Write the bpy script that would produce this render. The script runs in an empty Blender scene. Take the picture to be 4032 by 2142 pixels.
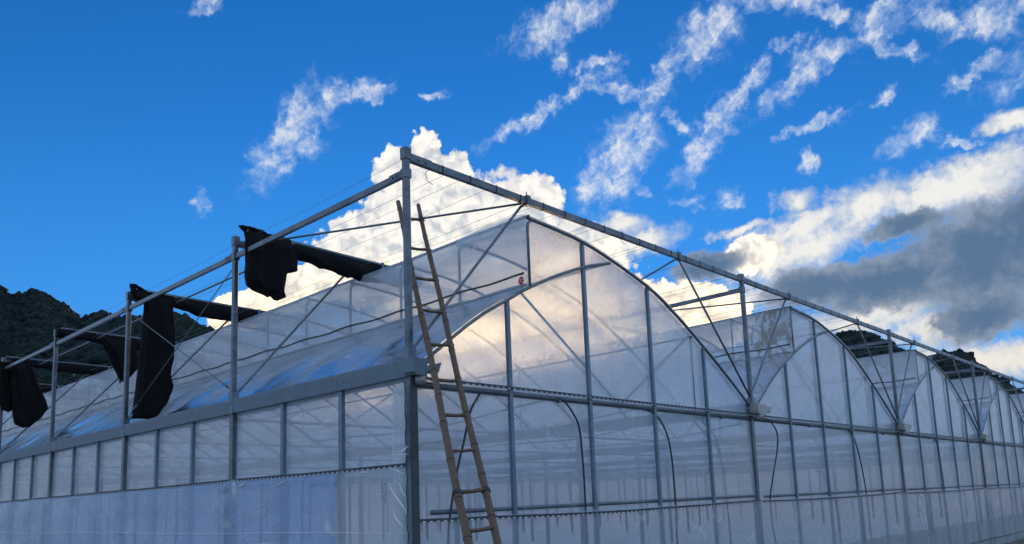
import bpy, bmesh, math, random
import numpy as np
from mathutils import Vector, Matrix, noise

scene = bpy.context.scene
C = scene.collection
R = math.radians
random.seed(7)

# ------------------------------------------------------------------ camera
CAM_LOC = Vector((-5.4629, -6.6784, 1.6))
cr = Vector((0.68898, -0.72383, -0.03722)); cu = Vector((-0.08027, -0.12724, 0.98862)); cf = Vector((0.72033, 0.67815, 0.14577))
cd = bpy.data.cameras.new('camera')
cam = bpy.data.objects.new('camera', cd); C.objects.link(cam)
M3 = Matrix((cr, cu, -cf)).transposed()
cam.matrix_world = Matrix.Translation(CAM_LOC) @ M3.to_4x4()
cd.sensor_width = 36.0; cd.lens = 27.766; cd.shift_y = 0.1094
cd.clip_start = 0.1; cd.clip_end = 6000
scene.camera = cam

# ------------------------------------------------------------------ view
scene.view_settings.view_transform = 'Standard'
scene.view_settings.look = 'None'
scene.view_settings.exposure = EXPOSURE = 0.0
scene.view_settings.gamma = 1.0
scene.view_settings.use_curve_mapping = False
try:
    scene.cycles.transparent_max_bounces = 40
    scene.cycles.max_bounces = 14
    scene.cycles.transmission_bounces = 12
except Exception:
    pass

# ------------------------------------------------------------------ node helpers
class NT:
    def __init__(s, tree): s.t = tree; s.n = tree.nodes; s.l = tree.links
    def new(s, typ, **kw):
        n = s.n.new(typ)
        for k, v in kw.items(): setattr(n, k, v)
        return n
    def put(s, sock, v):
        if isinstance(v, bpy.types.NodeSocket): s.l.new(v, sock)
        elif v is not None:
            if isinstance(v, (tuple, list)) and sock.type == 'RGBA' and len(v) == 3: v = (*v, 1)
            sock.default_value = v
    def math(s, op, a, b=None, c=None, clamp=False):
        n = s.new('ShaderNodeMath', operation=op); n.use_clamp = clamp
        s.put(n.inputs[0], a); s.put(n.inputs[1], b)
        if c is not None: s.put(n.inputs[2], c)
        return n.outputs[0]
    def vmath(s, op, a, b=None, out=0):
        n = s.new('ShaderNodeVectorMath', operation=op)
        s.put(n.inputs[0], a); s.put(n.inputs[1], b)
        return n.outputs[out]
    def mix(s, fac, a, b, mode='MIX'):
        n = s.new('ShaderNodeMix', data_type='RGBA', blend_type=mode)
        s.put(n.inputs[0], fac); s.put(n.inputs[6], a); s.put(n.inputs[7], b)
        return n.outputs[2]
    def ss(s, x, lo, hi):
        n = s.new('ShaderNodeMapRange', interpolation_type='SMOOTHSTEP')
        s.put(n.inputs[0], x); n.inputs[1].default_value = lo; n.inputs[2].default_value = hi
        return n.outputs[0]
    def noise(s, vec, scale, detail=4, rough=0.55, dist=0.0, col=False):
        n = s.new('ShaderNodeTexNoise')
        s.put(n.inputs['Vector'], vec); n.inputs['Scale'].default_value = scale
        n.inputs['Detail'].default_value = detail; n.inputs['Roughness'].default_value = rough
        n.inputs['Distortion'].default_value = dist
        return n.outputs[1 if col else 0]
    def mapping(s, vec, loc=(0,0,0), rot=(0,0,0), sc=(1,1,1), typ='POINT'):
        n = s.new('ShaderNodeMapping', vector_type=typ)
        s.put(n.inputs[0], vec); n.inputs[1].default_value = loc; n.inputs[2].default_value = rot; n.inputs[3].default_value = sc
        return n.outputs[0]

# ------------------------------------------------------------------ sky
SUN_AZ, SUN_EL = 48.0, 13.0     # azimuth clockwise from +y
world = bpy.data.worlds.new('World'); scene.world = world; world.use_nodes = True
world.cycles.sampling_method = 'MANUAL'; world.cycles.sample_map_resolution = 512
w = NT(world.node_tree); w.n.clear()
tc = w.new('ShaderNodeTexCoord'); D = tc.outputs['Generated']
sky = w.new('ShaderNodeTexSky', sky_type='NISHITA'); sky.sun_disc = False
sky.sun_elevation = R(SUN_EL); sky.sun_rotation = R(SUN_AZ)
sky.altitude = 400; sky.air_density = 1.0; sky.dust_density = 0.0; sky.ozone_density = 3.0
SKY_STRENGTH = 0.108
sep = w.new('ShaderNodeSeparateXYZ'); w.put(sep.inputs[0], D)
az = w.math('DEGREES', w.math('ARCTAN2', sep.outputs[0], sep.outputs[1]))
el = w.math('DEGREES', w.math('ARCSINE', sep.outputs[2]))
AE0 = w.new('ShaderNodeCombineXYZ'); w.put(AE0.inputs[0], az); w.put(AE0.inputs[1], el); AE = AE0.outputs[0]
# ragged outlines: two scales of warp
wn1 = w.noise(AE, 0.22, 3, 0.6, col=True); wn2 = w.noise(AE, 1.1, 4, 0.62, col=True)
def warp(a1, a2):
    o1 = w.vmath('MULTIPLY', w.vmath('SUBTRACT', wn1, (0.5,0.5,0.5)), (a1,a1*0.7,0))
    o2 = w.vmath('MULTIPLY', w.vmath('SUBTRACT', wn2, (0.5,0.5,0.5)), (a2,a2,0))
    return w.vmath('ADD', AE, w.vmath('ADD', o1, o2))
WISP = [(30.97, 25.64, 3.74, 1.43, -132.3), (34.87, 28.31, 2.21, 0.65, -156.3), (37.1, 28.63, 1.02, 0.45, -169.5), (41.34, 28.65, 0.92, 0.3, -179.2), (24.86, 32.71, 1.39, 0.44, -155.7), (24.87, 20.52, 0.73, 0.65, 74.4), (51.6, 32.88, 3.54, 1.2, -161.8), (50.66, 27.47, 4.99, 0.48, -157.6), (54.19, 30.03, 1.74, 0.36, -160.3), (56.75, 27.9, 2.24, 0.63, 161.7), (51.44, 30.37, 0.77, 0.69, 175.2), (55.57, 23.71, 3.53, 1.68, -131.0), (56.62, 21.77, 1.3, 0.38, 142.8), (53.35, 21.77, 1.03, 0.75, 87.5), (62.65, 30.92, 3.04, 1.4, -146.3), (60.18, 29.61, 1.89, 0.53, -153.1), (62.05, 24.29, 2.99, 0.9, -134.4), (65.5, 27.81, 1.23, 0.55, -137.9), (63.89, 25.81, 3.07, 0.66, -140.7), (69.25, 27.19, 3.59, 0.67, -158.4), (67.75, 29.38, 1.02, 0.29, -178.9), (69.68, 28.46, 1.4, 0.59, -171.2), (70.48, 30.85, 2.57, 0.53, 150.9), (74.66, 28.91, 2.09, 1.21, -146.6), (75.19, 27.17, 1.63, 0.49, 156.1), (78.01, 28.45, 1.35, 0.83, 137.7), (81.05, 27.5, 2.52, 1.07, -179.6), (79.16, 24.93, 1.91, 0.43, -164.5), (69.46, 24.1, 2.42, 0.36, -171.8), (68.99, 21.93, 0.8, 0.5, 125.6), (73.93, 24.88, 0.91, 0.36, -147.2), (63.67, 20.15, 1.1, 0.7, -175.8), (60.45, 20.56, 1.2, 0.4, 173.1), (75.29, 21.9, 1.72, 0.75, -167.8), (78.46, 21.14, 1.33, 0.33, 174.0), (58.23, 27.61, 1.62, 0.5, -146.5), (59.87, 25.89, 1.38, 0.43, 128.9), (71.6, 32.27, 6.54, 0.91, -176.7), (84.59, 24.55, 3.77, 1.33, -171.7), (85.94, 20.16, 3.64, 1.55, -174.4)]
BANK = [(77.28, 18.17, 5.98, 1.43, -172.8), (79.3, 19.24, 3.21, 1.1, -177.7), (72.42, 18.22, 2.91, 1.48, -175.9), (67.96, 19.52, 1.44, 0.83, 178.8), (67.98, 17.62, 4.89, 0.96, -168.4), (67.54, 15.82, 5.42, 1.29, -167.5), (63.75, 17.99, 2.45, 0.35, -172.5), (56.05, 17.97, 3.77, 1.0, -175.4), (55.28, 19.43, 1.76, 0.66, 175.1), (81.17, 21.72, 1.57, 0.64, 173.8), (46.62, 23.09, 1.27, 0.43, 178.2), (85.53, 17.57, 4.77, 2.01, -178.3), (90.33, 14.47, 4.76, 2.51, 176.2), (71.89, 11.26, 5.3, 1.1, -174.5), (75.34, 9.81, 2.73, 1.01, 172.1), (64.44, 13.54, 4.29, 1.09, -176.3), (77.88, 7.68, 5.56, 1.11, 178.7), (84.14, 6.88, 5.53, 1.38, 172.1)]
CUM = [(40.92, 24.36, 1.81, 1.26, 86.8), (38.65, 23.49, 1.73, 1.54, -170.7), (43.15, 23.29, 1.51, 1.39, 81.3), (40.98, 19.99, 5.35, 3.3, -179.4), (48.35, 20.96, 2.65, 2.14, 177.7), (44.54, 19.68, 4.49, 3.04, 179.3), (36.53, 17.22, 4.33, 2.77, -178.1), (30.61, 14.88, 4.15, 1.49, -156.2), (45.9, 15.92, 9.45, 4.23, 178.2), (35.08, 19.69, 1.21, 0.98, -174.3), (52.51, 17.68, 2.66, 1.95, 175.7), (26.84, 13.52, 1.86, 1.2, -155.6), (64.43, 16.28, 1.95, 1.25, -178.7), (58.8, 12.41, 5.63, 2.52, 175.1)]
DARK = [(78.66, 14.0, 4.3, 2.93, -160.5), (73.31, 13.27, 4.97, 1.6, -172.5), (68.42, 13.66, 3.32, 1.17, -177.3), (81.82, 15.31, 2.69, 2.52, -121.4), (61.35, 15.82, 2.22, 0.88, -176.5), (74.45, 16.59, 2.11, 0.66, -175.8), (78.09, 10.41, 2.6, 1.28, -164.8), (86.5, 11.45, 5.62, 3.34, -179.3)]
HILL_L = [(5.41, 15.74), (8.12, 15.31), (10.66, 14.53), (11.79, 15.86), (12.67, 14.79), (13.11, 14.22), (13.77, 13.66), (14.4, 13.82), (15.07, 14.28), (15.93, 13.8), (16.72, 13.45), (17.54, 12.57), (18.1, 12.81), (18.89, 13.33), (19.5, 12.79), (20.56, 12.99), (21.77, 12.91), (23.24, 13.42), (24.26, 13.0), (25.81, 12.21), (27.38, 11.51), (30.05, 10.47), (32.78, 9.38)]
HILL_M = [(30.06, 7.71), (35.55, 8.1), (41.27, 8.58), (45.63, 8.59), (50.01, 8.71), (54.31, 8.06), (58.57, 8.22), (62.65, 7.5), (66.35, 7.35)]
HILL_A = [(66.09, 7.37), (67.51, 8.87), (69.41, 10.21), (70.31, 10.4), (71.05, 10.39), (71.87, 10.05), (72.76, 9.31), (73.53, 8.75), (74.53, 8.3), (74.89, 7.31), (75.43, 5.97)]
HILL_B = [(73.98, 7.41), (74.78, 8.45), (75.71, 8.59), (76.6, 8.56), (77.23, 8.25), (77.6, 7.63), (78.34, 6.54), (79.11, 5.89), (79.79, 5.28), (81.21, 4.65), (83.96, 3.68), (87.32, 2.47)]
# where the clouds of this evening stand (azimuth, elevation, half sizes, tilt): soft coverage map over the sky,
# 12.5 pixels to a degree; the noise nodes below give the clouds their ragged shapes
MAPW, MAPH, AZ0, AZ1, EL0, EL1 = 1200, 560, 0.0, 96.0, 0.0, 44.8
gx, gy = np.meshgrid(AZ0+(np.arange(MAPW)+0.5)/MAPW*(AZ1-AZ0), EL0+(np.arange(MAPH)+0.5)/MAPH*(EL1-EL0))
def coverage(ells):
    acc = np.zeros_like(gx)
    for (a, e, s1, s2, ang) in ells:
        c, n_ = math.cos(R(ang)), math.sin(R(ang)); dx = gx-a; dy = gy-e
        l = np.sqrt(((dx*c+dy*n_)/s1)**2+((-dx*n_+dy*c)/s2)**2)
        acc += np.exp(-9.0*np.minimum(l, 6.0))
    l = -np.log(acc+1e-30)/9.0
    return np.clip((1.0-l+1.5)/2.5, 0, 1)
def cmap(name, chans):
    im = bpy.data.images.new(name, MAPW, MAPH, alpha=False, float_buffer=True); im.colorspace_settings.name = 'Non-Color'
    px = np.ones((MAPH, MAPW, 4), np.float32)
    for i, c in enumerate(chans): px[..., i] = c
    im.pixels.foreach_set(px.ravel()); im.update(); im.pack(); return im
IM1 = cmap('cloud_cover', [coverage([(a, e, p*1.15, q*1.2, g) for a, e, p, q, g in WISP]), coverage(BANK), coverage(CUM)])
IM2 = cmap('rain_cloud_cover', [coverage(DARK)]*3)
def field(vec, im, ch):
    n = w.new('ShaderNodeTexImage', interpolation='Cubic', extension='CLIP'); n.image = im
    w.put(n.inputs[0], w.mapping(vec, (-AZ0/(AZ1-AZ0), -EL0/(EL1-EL0), 0), (0,0,0), (1/(AZ1-AZ0), 1/(EL1-EL0), 1)))
    sp_ = w.new('ShaderNodeSeparateColor'); w.put(sp_.inputs[0], n.outputs[0])
    return w.math('SUBTRACT', w.math('MULTIPLY', sp_.outputs[ch], 2.5), 1.5)          # >0 inside
streak = w.noise(w.mapping(warp(0.6,0.5), (0,0,0), (0,0,R(33)), (2.2, 1.0, 1), 'TEXTURE'), 1.15, 6, 0.62, 0.8)
fine = w.noise(AE, 2.2, 6, 0.66, 0.6)
mid = w.noise(AE, 0.55, 5, 0.56)
puff = w.new('ShaderNodeTexVoronoi', feature='SMOOTH_F1'); w.put(puff.inputs['Vector'], warp(0.8, 0.9)); puff.inputs['Scale'].default_value = 1.5
puff.inputs['Smoothness'].default_value = 0.6
pf = puff.outputs['Distance']
hsv = w.new('ShaderNodeHueSaturation'); w.put(hsv.inputs['Color'], sky.outputs[0])
hsv.inputs['Saturation'].default_value = 1.27
base = w.mix(1.0, hsv.outputs[0], (SKYT:=(0.62, 1.02, 1.36)), 'MULTIPLY')
K = 1.0 / SKY_STRENGTH
def col(c): return (c[0]*K, c[1]*K, c[2]*K)
base = w.mix(w.math('MULTIPLY', w.ss(el, 27.0, 8.0), 0.55), base, col((0.042, 0.27, 0.76)))
# cloud out of view, made brighter and bluer than the wisps to light films
fill_cloud = w.math('MULTIPLY', w.ss(w.math('ADD', w.math('MULTIPLY', mid, 0.6), w.math('MULTIPLY', streak, 0.5)), 0.43, 0.64),
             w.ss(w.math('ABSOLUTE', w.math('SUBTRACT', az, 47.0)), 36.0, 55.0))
cur = w.mix(w.math('MULTIPLY', fill_cloud, 0.85), base, col((0.92, 1.20, 1.62)))
# low pale band near the horizon
hz = w.math('MULTIPLY', w.ss(el, 11.0, 0.0), 0.75)
cur = w.mix(hz, cur, col((0.42, 0.52, 0.66)))
# wisps
bil = w.noise(warp(0.9, 1.1), 0.75, 4, 0.55, 0.4)
fA = field(warp(2.6, 1.9), IM1, 0)
dA = w.math('ADD', w.math('MULTIPLY', w.math('MINIMUM', fA, 0.5), 1.3), w.math('ADD', w.math('MULTIPLY', w.math('ADD', w.math('MULTIPLY', w.math('SUBTRACT', streak, 0.5), 0.62), w.math('SUBTRACT', bil, 0.5)), 2.6), w.math('MULTIPLY', w.math('SUBTRACT', fine, 0.5), 1.1)))
aA = w.math('MULTIPLY', w.ss(dA, -0.40, 1.5), w.ss(fA, -0.75, 0.35))
cA = w.mix(w.ss(dA, 0.2, 1.3), col((0.50, 0.64, 0.86)), col((0.84, 0.86, 0.88)))
cur = w.mix(w.math('MULTIPLY', aA, 0.90), cur, cA)
# bright bank on the right
bil0 = w.noise(warp(1.2, 0.8), 0.5, 5, 0.58, 0.5)
fB = field(warp(2.6, 1.4), IM1, 1)
dB = w.math('ADD', w.math('ADD', w.math('MULTIPLY', fB, 1.2), 0.12), w.math('ADD', w.math('MULTIPLY', w.math('SUBTRACT', mid, 0.5), 1.6), w.math('MULTIPLY', w.math('SUBTRACT', fine, 0.5), 0.7)))
aB = w.ss(dB, -0.35, 0.75)
cB = w.mix(w.ss(w.math('ADD', dB, w.math('MULTIPLY', w.math('SUBTRACT', bil0, 0.5), 1.6)), 0.2, 1.2), col((0.52, 0.60, 0.72)), col((0.92, 0.90, 0.85)))
cB = w.mix(w.math('MULTIPLY', w.ss(el, 13.0, 8.0), 0.6), cB, col((0.90, 0.82, 0.68)))
cur = w.mix(w.math('MULTIPLY', aB, 0.95), cur, cB)
# cumulus
fC = field(warp(1.5, 1.0), IM1, 2)
dC = w.math('ADD', w.math('ADD', fC, 0.10), w.math('ADD', w.math('MULTIPLY', w.math('SUBTRACT', 0.45, pf), 0.30), w.math('MULTIPLY', w.math('SUBTRACT', fine, 0.5), 0.30)))
aC = w.ss(dC, -0.03, 0.10)
shC = w.math('ADD', w.math('MULTIPLY', w.math('SUBTRACT', 0.5, pf), 0.22), bil)
cC = w.mix(w.ss(shC, 0.30, 0.60), col((0.56, 0.60, 0.66)), col((1.03, 0.99, 0.92)))
cC = w.mix(w.math('MULTIPLY', w.ss(el, 19.5, 10.5), 0.85), cC, w.mix(w.ss(shC, 0.30, 0.66), col((0.98, 0.84, 0.64)), col((2.3, 1.75, 1.02))))
cur = w.mix(aC, cur, cC)
# dark rain cloud, lower right
fD = field(warp(2.2, 1.5), IM2, 0)
dD = w.math('ADD', w.math('ADD', w.math('MULTIPLY', fD, 1.4), 0.32), w.math('ADD', w.math('MULTIPLY', w.math('SUBTRACT', mid, 0.5), 0.75), w.math('MULTIPLY', w.math('SUBTRACT', fine, 0.5), 0.5)))
aD = w.ss(dD, -0.18, 0.48)
cD = w.mix(w.ss(w.math('ADD', w.math('MULTIPLY', w.math('SUBTRACT', bil0, 0.5), 1.1), w.math('MULTIPLY', dD, 0.6)), -0.25, 0.8), col((0.34, 0.39, 0.48)), col((0.105, 0.178, 0.295)))
cur = w.mix(w.math('MULTIPLY', aD, 0.97), cur, cD)
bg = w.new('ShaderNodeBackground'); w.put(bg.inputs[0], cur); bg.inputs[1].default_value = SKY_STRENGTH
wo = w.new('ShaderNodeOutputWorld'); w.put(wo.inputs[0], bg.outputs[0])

# ------------------------------------------------------------------ sun (low, behind the clouds)
sl = bpy.data.lights.new('sun', 'SUN'); sl.energy = 1.15; sl.angle = R(22); sl.color = (1.0, 0.60, 0.22)
so = bpy.data.objects.new('sun', sl); C.objects.link(so)
sd = Vector((math.sin(R(SUN_AZ))*math.cos(R(SUN_EL)), math.cos(R(SUN_AZ))*math.cos(R(SUN_EL)), math.sin(R(SUN_EL))))
so.rotation_euler = (-sd).to_track_quat('-Z', 'Y').to_euler()

# ------------------------------------------------------------------ materials
def newmat(name):
    m = bpy.data.materials.new(name); m.use_nodes = True
    t = NT(m.node_tree); t.n.clear()
    out = t.new('ShaderNodeOutputMaterial')
    return m, t, out
def objc(t): return t.new('ShaderNodeTexCoord').outputs['Object']
def pos(t): return t.new('ShaderNodeNewGeometry').outputs['Position']

def metal(name, c0, c1, rough=0.42, metallic=0.75, rust=0.0):
    m, t, out = newmat(name); P = pos(t)
    n1 = t.noise(P, 3.0, 6, 0.65); n2 = t.noise(P, 45.0, 3, 0.6)
    c = t.mix(t.ss(t.math('ADD', n1, t.math('MULTIPLY', t.math('SUBTRACT', n2, 0.5), 0.5)), 0.3, 0.7), c0, c1)
    if rust: c = t.mix(t.math('MULTIPLY', t.ss(t.noise(P, 7.0, 8, 0.7), 0.58, 0.75), rust), c, (0.12, 0.07, 0.04))
    b = t.new('ShaderNodeBsdfPrincipled')
    t.put(b.inputs['Base Color'], c); b.inputs['Metallic'].default_value = metallic
    t.put(b.inputs['Roughness'], t.math('ADD', rough-0.1, t.math('MULTIPLY', n1, 0.25)))
    t.put(out.inputs[0], b.outputs[0]); return m
M_GALV = metal('galvanised_steel', (0.065,0.085,0.10), (0.165,0.185,0.205), 0.38, 0.55, 0.3)
M_STUD = metal('wall_stud_steel', (0.11,0.155,0.205), (0.18,0.225,0.27), 0.45, 0.4)
M_GUT = metal('gutter_steel', (0.13,0.17,0.21), (0.18,0.22,0.27), 0.5, 0.4)
M_PIPE = metal('pipe_steel', (0.10,0.12,0.14), (0.18,0.20,0.22), 0.4, 0.5)
M_DARKM = metal('weathered_steel', (0.04,0.047,0.055), (0.08,0.09,0.10), 0.5, 0.4, 0.3)
M_CAST = metal('grey_outlet_steel', (0.30,0.30,0.28), (0.42,0.41,0.38), 0.5, 0.35)

def plain(name, c0, c1, sc, rough=0.7, bump=0.0, spec=0.3):
    m, t, out = newmat(name); P = pos(t)
    n = t.noise(P, sc, 6, 0.65)
    b = t.new('ShaderNodeBsdfPrincipled')
    t.put(b.inputs['Base Color'], t.mix(t.ss(n, 0.3, 0.7), c0, c1)); b.inputs['Roughness'].default_value = rough
    b.inputs['Specular IOR Level'].default_value = spec
    if bump:
        bp = t.new('ShaderNodeBump'); t.put(bp.inputs['Height'], t.noise(P, sc*4, 5, 0.6)); bp.inputs['Strength'].default_value = bump; bp.inputs['Distance'].default_value = 0.02
        t.put(b.inputs['Normal'], bp.outputs[0])
    t.put(out.inputs[0], b.outputs[0]); return m
M_HOSE = plain('black_rubber', (0.02,0.024,0.03), (0.045,0.05,0.058), 8, 0.45)
M_CLIP = plain('black_plastic', (0.015,0.015,0.017), (0.03,0.03,0.03), 20, 0.5)
M_WIRE = plain('support_wire', (0.12,0.12,0.125), (0.2,0.2,0.21), 5, 0.5)
M_RED = plain('red_sticker', (0.50,0.015,0.03), (0.60,0.03,0.05), 30, 0.4)
M_WHITE = plain('white_print', (0.7,0.68,0.68), (0.8,0.78,0.78), 30, 0.5)
M_INK = plain('faded_ink', (0.05,0.06,0.08), (0.12,0.13,0.16), 60, 0.6)
M_LIMB = plain('clip_film', (0.70,0.72,0.75), (0.82,0.84,0.86), 30, 0.35)

def film(name, transp, patch=0.0, tint=(0.85,0.92,0.99), ttint=(0.93,0.96,0.99), rough=0.09, wave=0.02, wscale=1.2, wrinkle=0.25, gloss=1.0, transl=0.6, expo=4.5, crease=0.0, scat=0.0, stain=None, dirt=0.12, stretch=(1,1,1)):
    m, t, out = newmat(name); P = pos(t)
    PS = t.mapping(P, sc=stretch)
    big = t.noise(PS, wscale, 3, 0.5, 0.6); cre = t.noise(t.mapping(PS, rot=(0.5,0.7,0.4), sc=(1.0,1.0,3.2)), wscale*4, 6, 0.6, 1.2)
    h = t.math('ADD', big, t.math('MULTIPLY', t.math('ABSOLUTE', t.math('SUBTRACT', cre, 0.5)), wrinkle))
    bp = t.new('ShaderNodeBump'); t.put(bp.inputs['Height'], h); bp.inputs['Strength'].default_value = 1.0; bp.inputs['Distance'].default_value = wave
    N = bp.outputs[0]
    grime = t.ss(t.math('ADD', t.noise(P, 2.2, 8, 0.68), t.math('MULTIPLY', t.noise(t.mapping(P, sc=(9,9,0.7)), 1.0, 4, 0.6), 0.35)), 0.5, 0.95)
    tr = t.new('ShaderNodeBsdfTransparent'); tr.inputs[0].default_value = (*ttint, 1)
    c = t.mix(t.math('MULTIPLY', grime, 0.30), tint, (tint[0]*0.72, tint[1]*0.70, tint[2]*0.66))
    if stain:       # dried mud and algae near one end
        dd_ = t.vmath('LENGTH', t.vmath('DIVIDE', t.vmath('SUBTRACT', P, stain[0]), stain[1]), out=1)
        stn = t.math('MULTIPLY', t.ss(t.math('SUBTRACT', t.noise(t.mapping(P, sc=(1,1,0.45)), 9.0, 7, 0.72), t.math('MULTIPLY', dd_, 0.22)), 0.33, 0.42), 0.8)
        c = t.mix(stn, c, (0.30,0.25,0.17))
    opac = t.math('ADD', 1-transp-dirt*0.4, t.math('MULTIPLY', grime, dirt), clamp=True)
    if stain: opac = t.math('ADD', opac, t.math('MULTIPLY', stn, 0.45), clamp=True)
    if crease:      # sharp folds where the film is doubled
        cn = t.noise(t.mapping(P, (0,0,0), (R(52),R(20),R(10)), (1.0,0.22,0.8)), 1.3, 2, 0.4, 0.7)
        ln = t.math('SUBTRACT', 1.0, t.ss(t.math('ABSOLUTE', t.math('SUBTRACT', cn, 0.5)), 0.0, 0.014))
        ln = t.math('MULTIPLY', ln, t.ss(t.noise(P, 1.1, 3, 0.6), 0.50, 0.62))
        opac = t.math('ADD', opac, t.math('MULTIPLY', ln, crease), clamp=True)
        c = t.mix(ln, c, (0.95,0.96,0.97))
    df = t.new('ShaderNodeBsdfDiffuse'); t.put(df.inputs[0], c); t.put(df.inputs['Normal'], N)
    tl = t.new('ShaderNodeBsdfTranslucent'); t.put(tl.inputs[0], c); t.put(tl.inputs['Normal'], N)
    mx = t.new('ShaderNodeMixShader'); mx.inputs[0].default_value = transl
    t.put(mx.inputs[1], df.outputs[0]); t.put(mx.inputs[2], tl.outputs[0])
    bsd = mx.outputs[0]
    if scat:        # light scattered forward through the milky film
        rf = t.new('ShaderNodeBsdfRefraction'); t.put(rf.inputs['Color'], c); rf.inputs['Roughness'].default_value = 0.48; rf.inputs['IOR'].default_value = 1.06
        ms = t.new('ShaderNodeMixShader'); ms.inputs[0].default_value = scat; t.put(ms.inputs[1], bsd); t.put(ms.inputs[2], rf.outputs[0]); bsd = ms.outputs[0]
    mo = t.new('ShaderNodeMixShader')
    t.put(mo.inputs[0], opac)
    t.put(mo.inputs[1], tr.outputs[0]); t.put(mo.inputs[2], bsd)
    gl = t.new('ShaderNodeBsdfGlossy'); gl.inputs['Roughness'].default_value = rough; t.put(gl.inputs['Normal'], N)
    lw = t.new('ShaderNodeLayerWeight'); lw.inputs[0].default_value = 0.5; t.put(lw.inputs['Normal'], N)
    fr = t.math('ADD', 0.06, t.math('MULTIPLY', t.math('POWER', lw.outputs['Facing'], expo), 0.90))
    if patch:       # wet, taut patches mirror the sky, slack dusty ones do not
        pt = t.ss(t.noise(t.mapping(P, (0,0,0), (0,0,R(-35)), (1.0,0.32,0.6)), 1.0, 2, 0.45, 1.0), 0.30, 0.54)
        fr = t.math('MULTIPLY', fr, t.math('ADD', 1.0-patch, t.math('MULTIPLY', pt, 1.5*patch)))
    mg = t.new('ShaderNodeMixShader'); t.put(mg.inputs[0], t.math('MULTIPLY', fr, gloss, clamp=True))
    t.put(mg.inputs[1], mo.outputs[0]); t.put(mg.inputs[2], gl.outputs[0])
    t.put(out.inputs[0], mg.outputs[0]); return m
M_GABLE = film('gable_film', 0.24, scat=0.27, transl=0.7, rough=0.14, wave=0.015, gloss=0.8, dirt=0.34, crease=0.12)
M_ROOF = film('roof_film', 0.42, scat=0.16, patch=0.55, expo=2.8, rough=0.10, wave=0.03, wscale=1.0, gloss=1.35, transl=0.65)
M_VENT = film('vent_film', 0.46, rough=0.12, wave=0.03, wscale=2.2, wrinkle=0.6, gloss=0.8, crease=0.25)
M_VENT2 = film('stained_vent_film', 0.46, rough=0.12, wave=0.03, wscale=2.2, wrinkle=0.6, gloss=0.8, crease=0.25, stain=((9.95,0.35,4.85),(0.6,0.75,0.75)), dirt=0.2)
M_WALL = film('wall_film', 0.43, rough=0.12, wave=0.025, wrinkle=0.5, gloss=0.8, transl=0.8, crease=0.10)
M_SKIRT = film('skirt_film', 0.36, tint=(0.46,0.66,0.98), ttint=(0.66,0.80,1.0), rough=0.12, wave=0.03, wscale=1.6, wrinkle=0.5, gloss=1.0, transl=0.65, crease=0.10)
M_FRONT = film('front_skirt_film', 0.56, tint=(0.66,0.75,0.86), rough=0.14, wave=0.025, wrinkle=0.5, gloss=0.7, transl=0.65, crease=0.15)
M_BACK = film('back_film', 0.30, tint=(0.62,0.66,0.72), rough=0.3, wave=0.01, gloss=0.4, transl=0.7)
M_APRON = film('dusty_apron_film', 0.40, tint=(0.40,0.43,0.44), rough=0.35, wave=0.03, wscale=2.5, wrinkle=0.6, gloss=0.4, dirt=0.5)

def cloth_mat():
    m, t, out = newmat('black_shade_net'); P = pos(t)
    wv = t.noise(t.mapping(P, sc=(160,160,160)), 1.0, 2, 0.5)
    b = t.new('ShaderNodeBsdfPrincipled')
    t.put(b.inputs['Base Color'], t.mix(wv, (0.002,0.002,0.0025), (0.008,0.008,0.009))); b.inputs['Roughness'].default_value = 0.75
    b.inputs['Specular IOR Level'].default_value = 0.14
    b.inputs['Sheen Weight'].default_value = 0.0
    bp = t.new('ShaderNodeBump'); t.put(bp.inputs['Height'], t.noise(t.mapping(P, sc=(3,3,0.8)), 4.0, 5, 0.6)); bp.inputs['Distance'].default_value = 0.03
    t.put(b.inputs['Normal'], bp.outputs[0])
    t.put(out.inputs[0], b.outputs[0]); return m
M_CLOTH = cloth_mat()

def bamboo_mat():
    m, t, out = newmat('dry_bamboo'); P = objc(t)
    n = t.noise(t.mapping(P, sc=(60,60,2.5)), 1.0, 6, 0.6); n2 = t.noise(P, 3.0, 6, 0.7)
    c = t.mix(t.ss(n, 0.3, 0.7), (0.07,0.037,0.016), (0.15,0.085,0.042))
    c = t.mix(t.math('MULTIPLY', t.ss(n2, 0.55, 0.72), 0.75), c, (0.05,0.038,0.03))
    b = t.new('ShaderNodeBsdfPrincipled'); t.put(b.inputs['Base Color'], c); b.inputs['Roughness'].default_value = 0.55
    bp = t.new('ShaderNodeBump'); t.put(bp.inputs['Height'], n); bp.inputs['Distance'].default_value = 0.004
    t.put(b.inputs['Normal'], bp.outputs[0]); t.put(out.inputs[0], b.outputs[0]); return m
M_BAM = bamboo_mat()
M_NODE = plain('bamboo_node', (0.03,0.022,0.018), (0.07,0.05,0.035), 30, 0.7)

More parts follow.
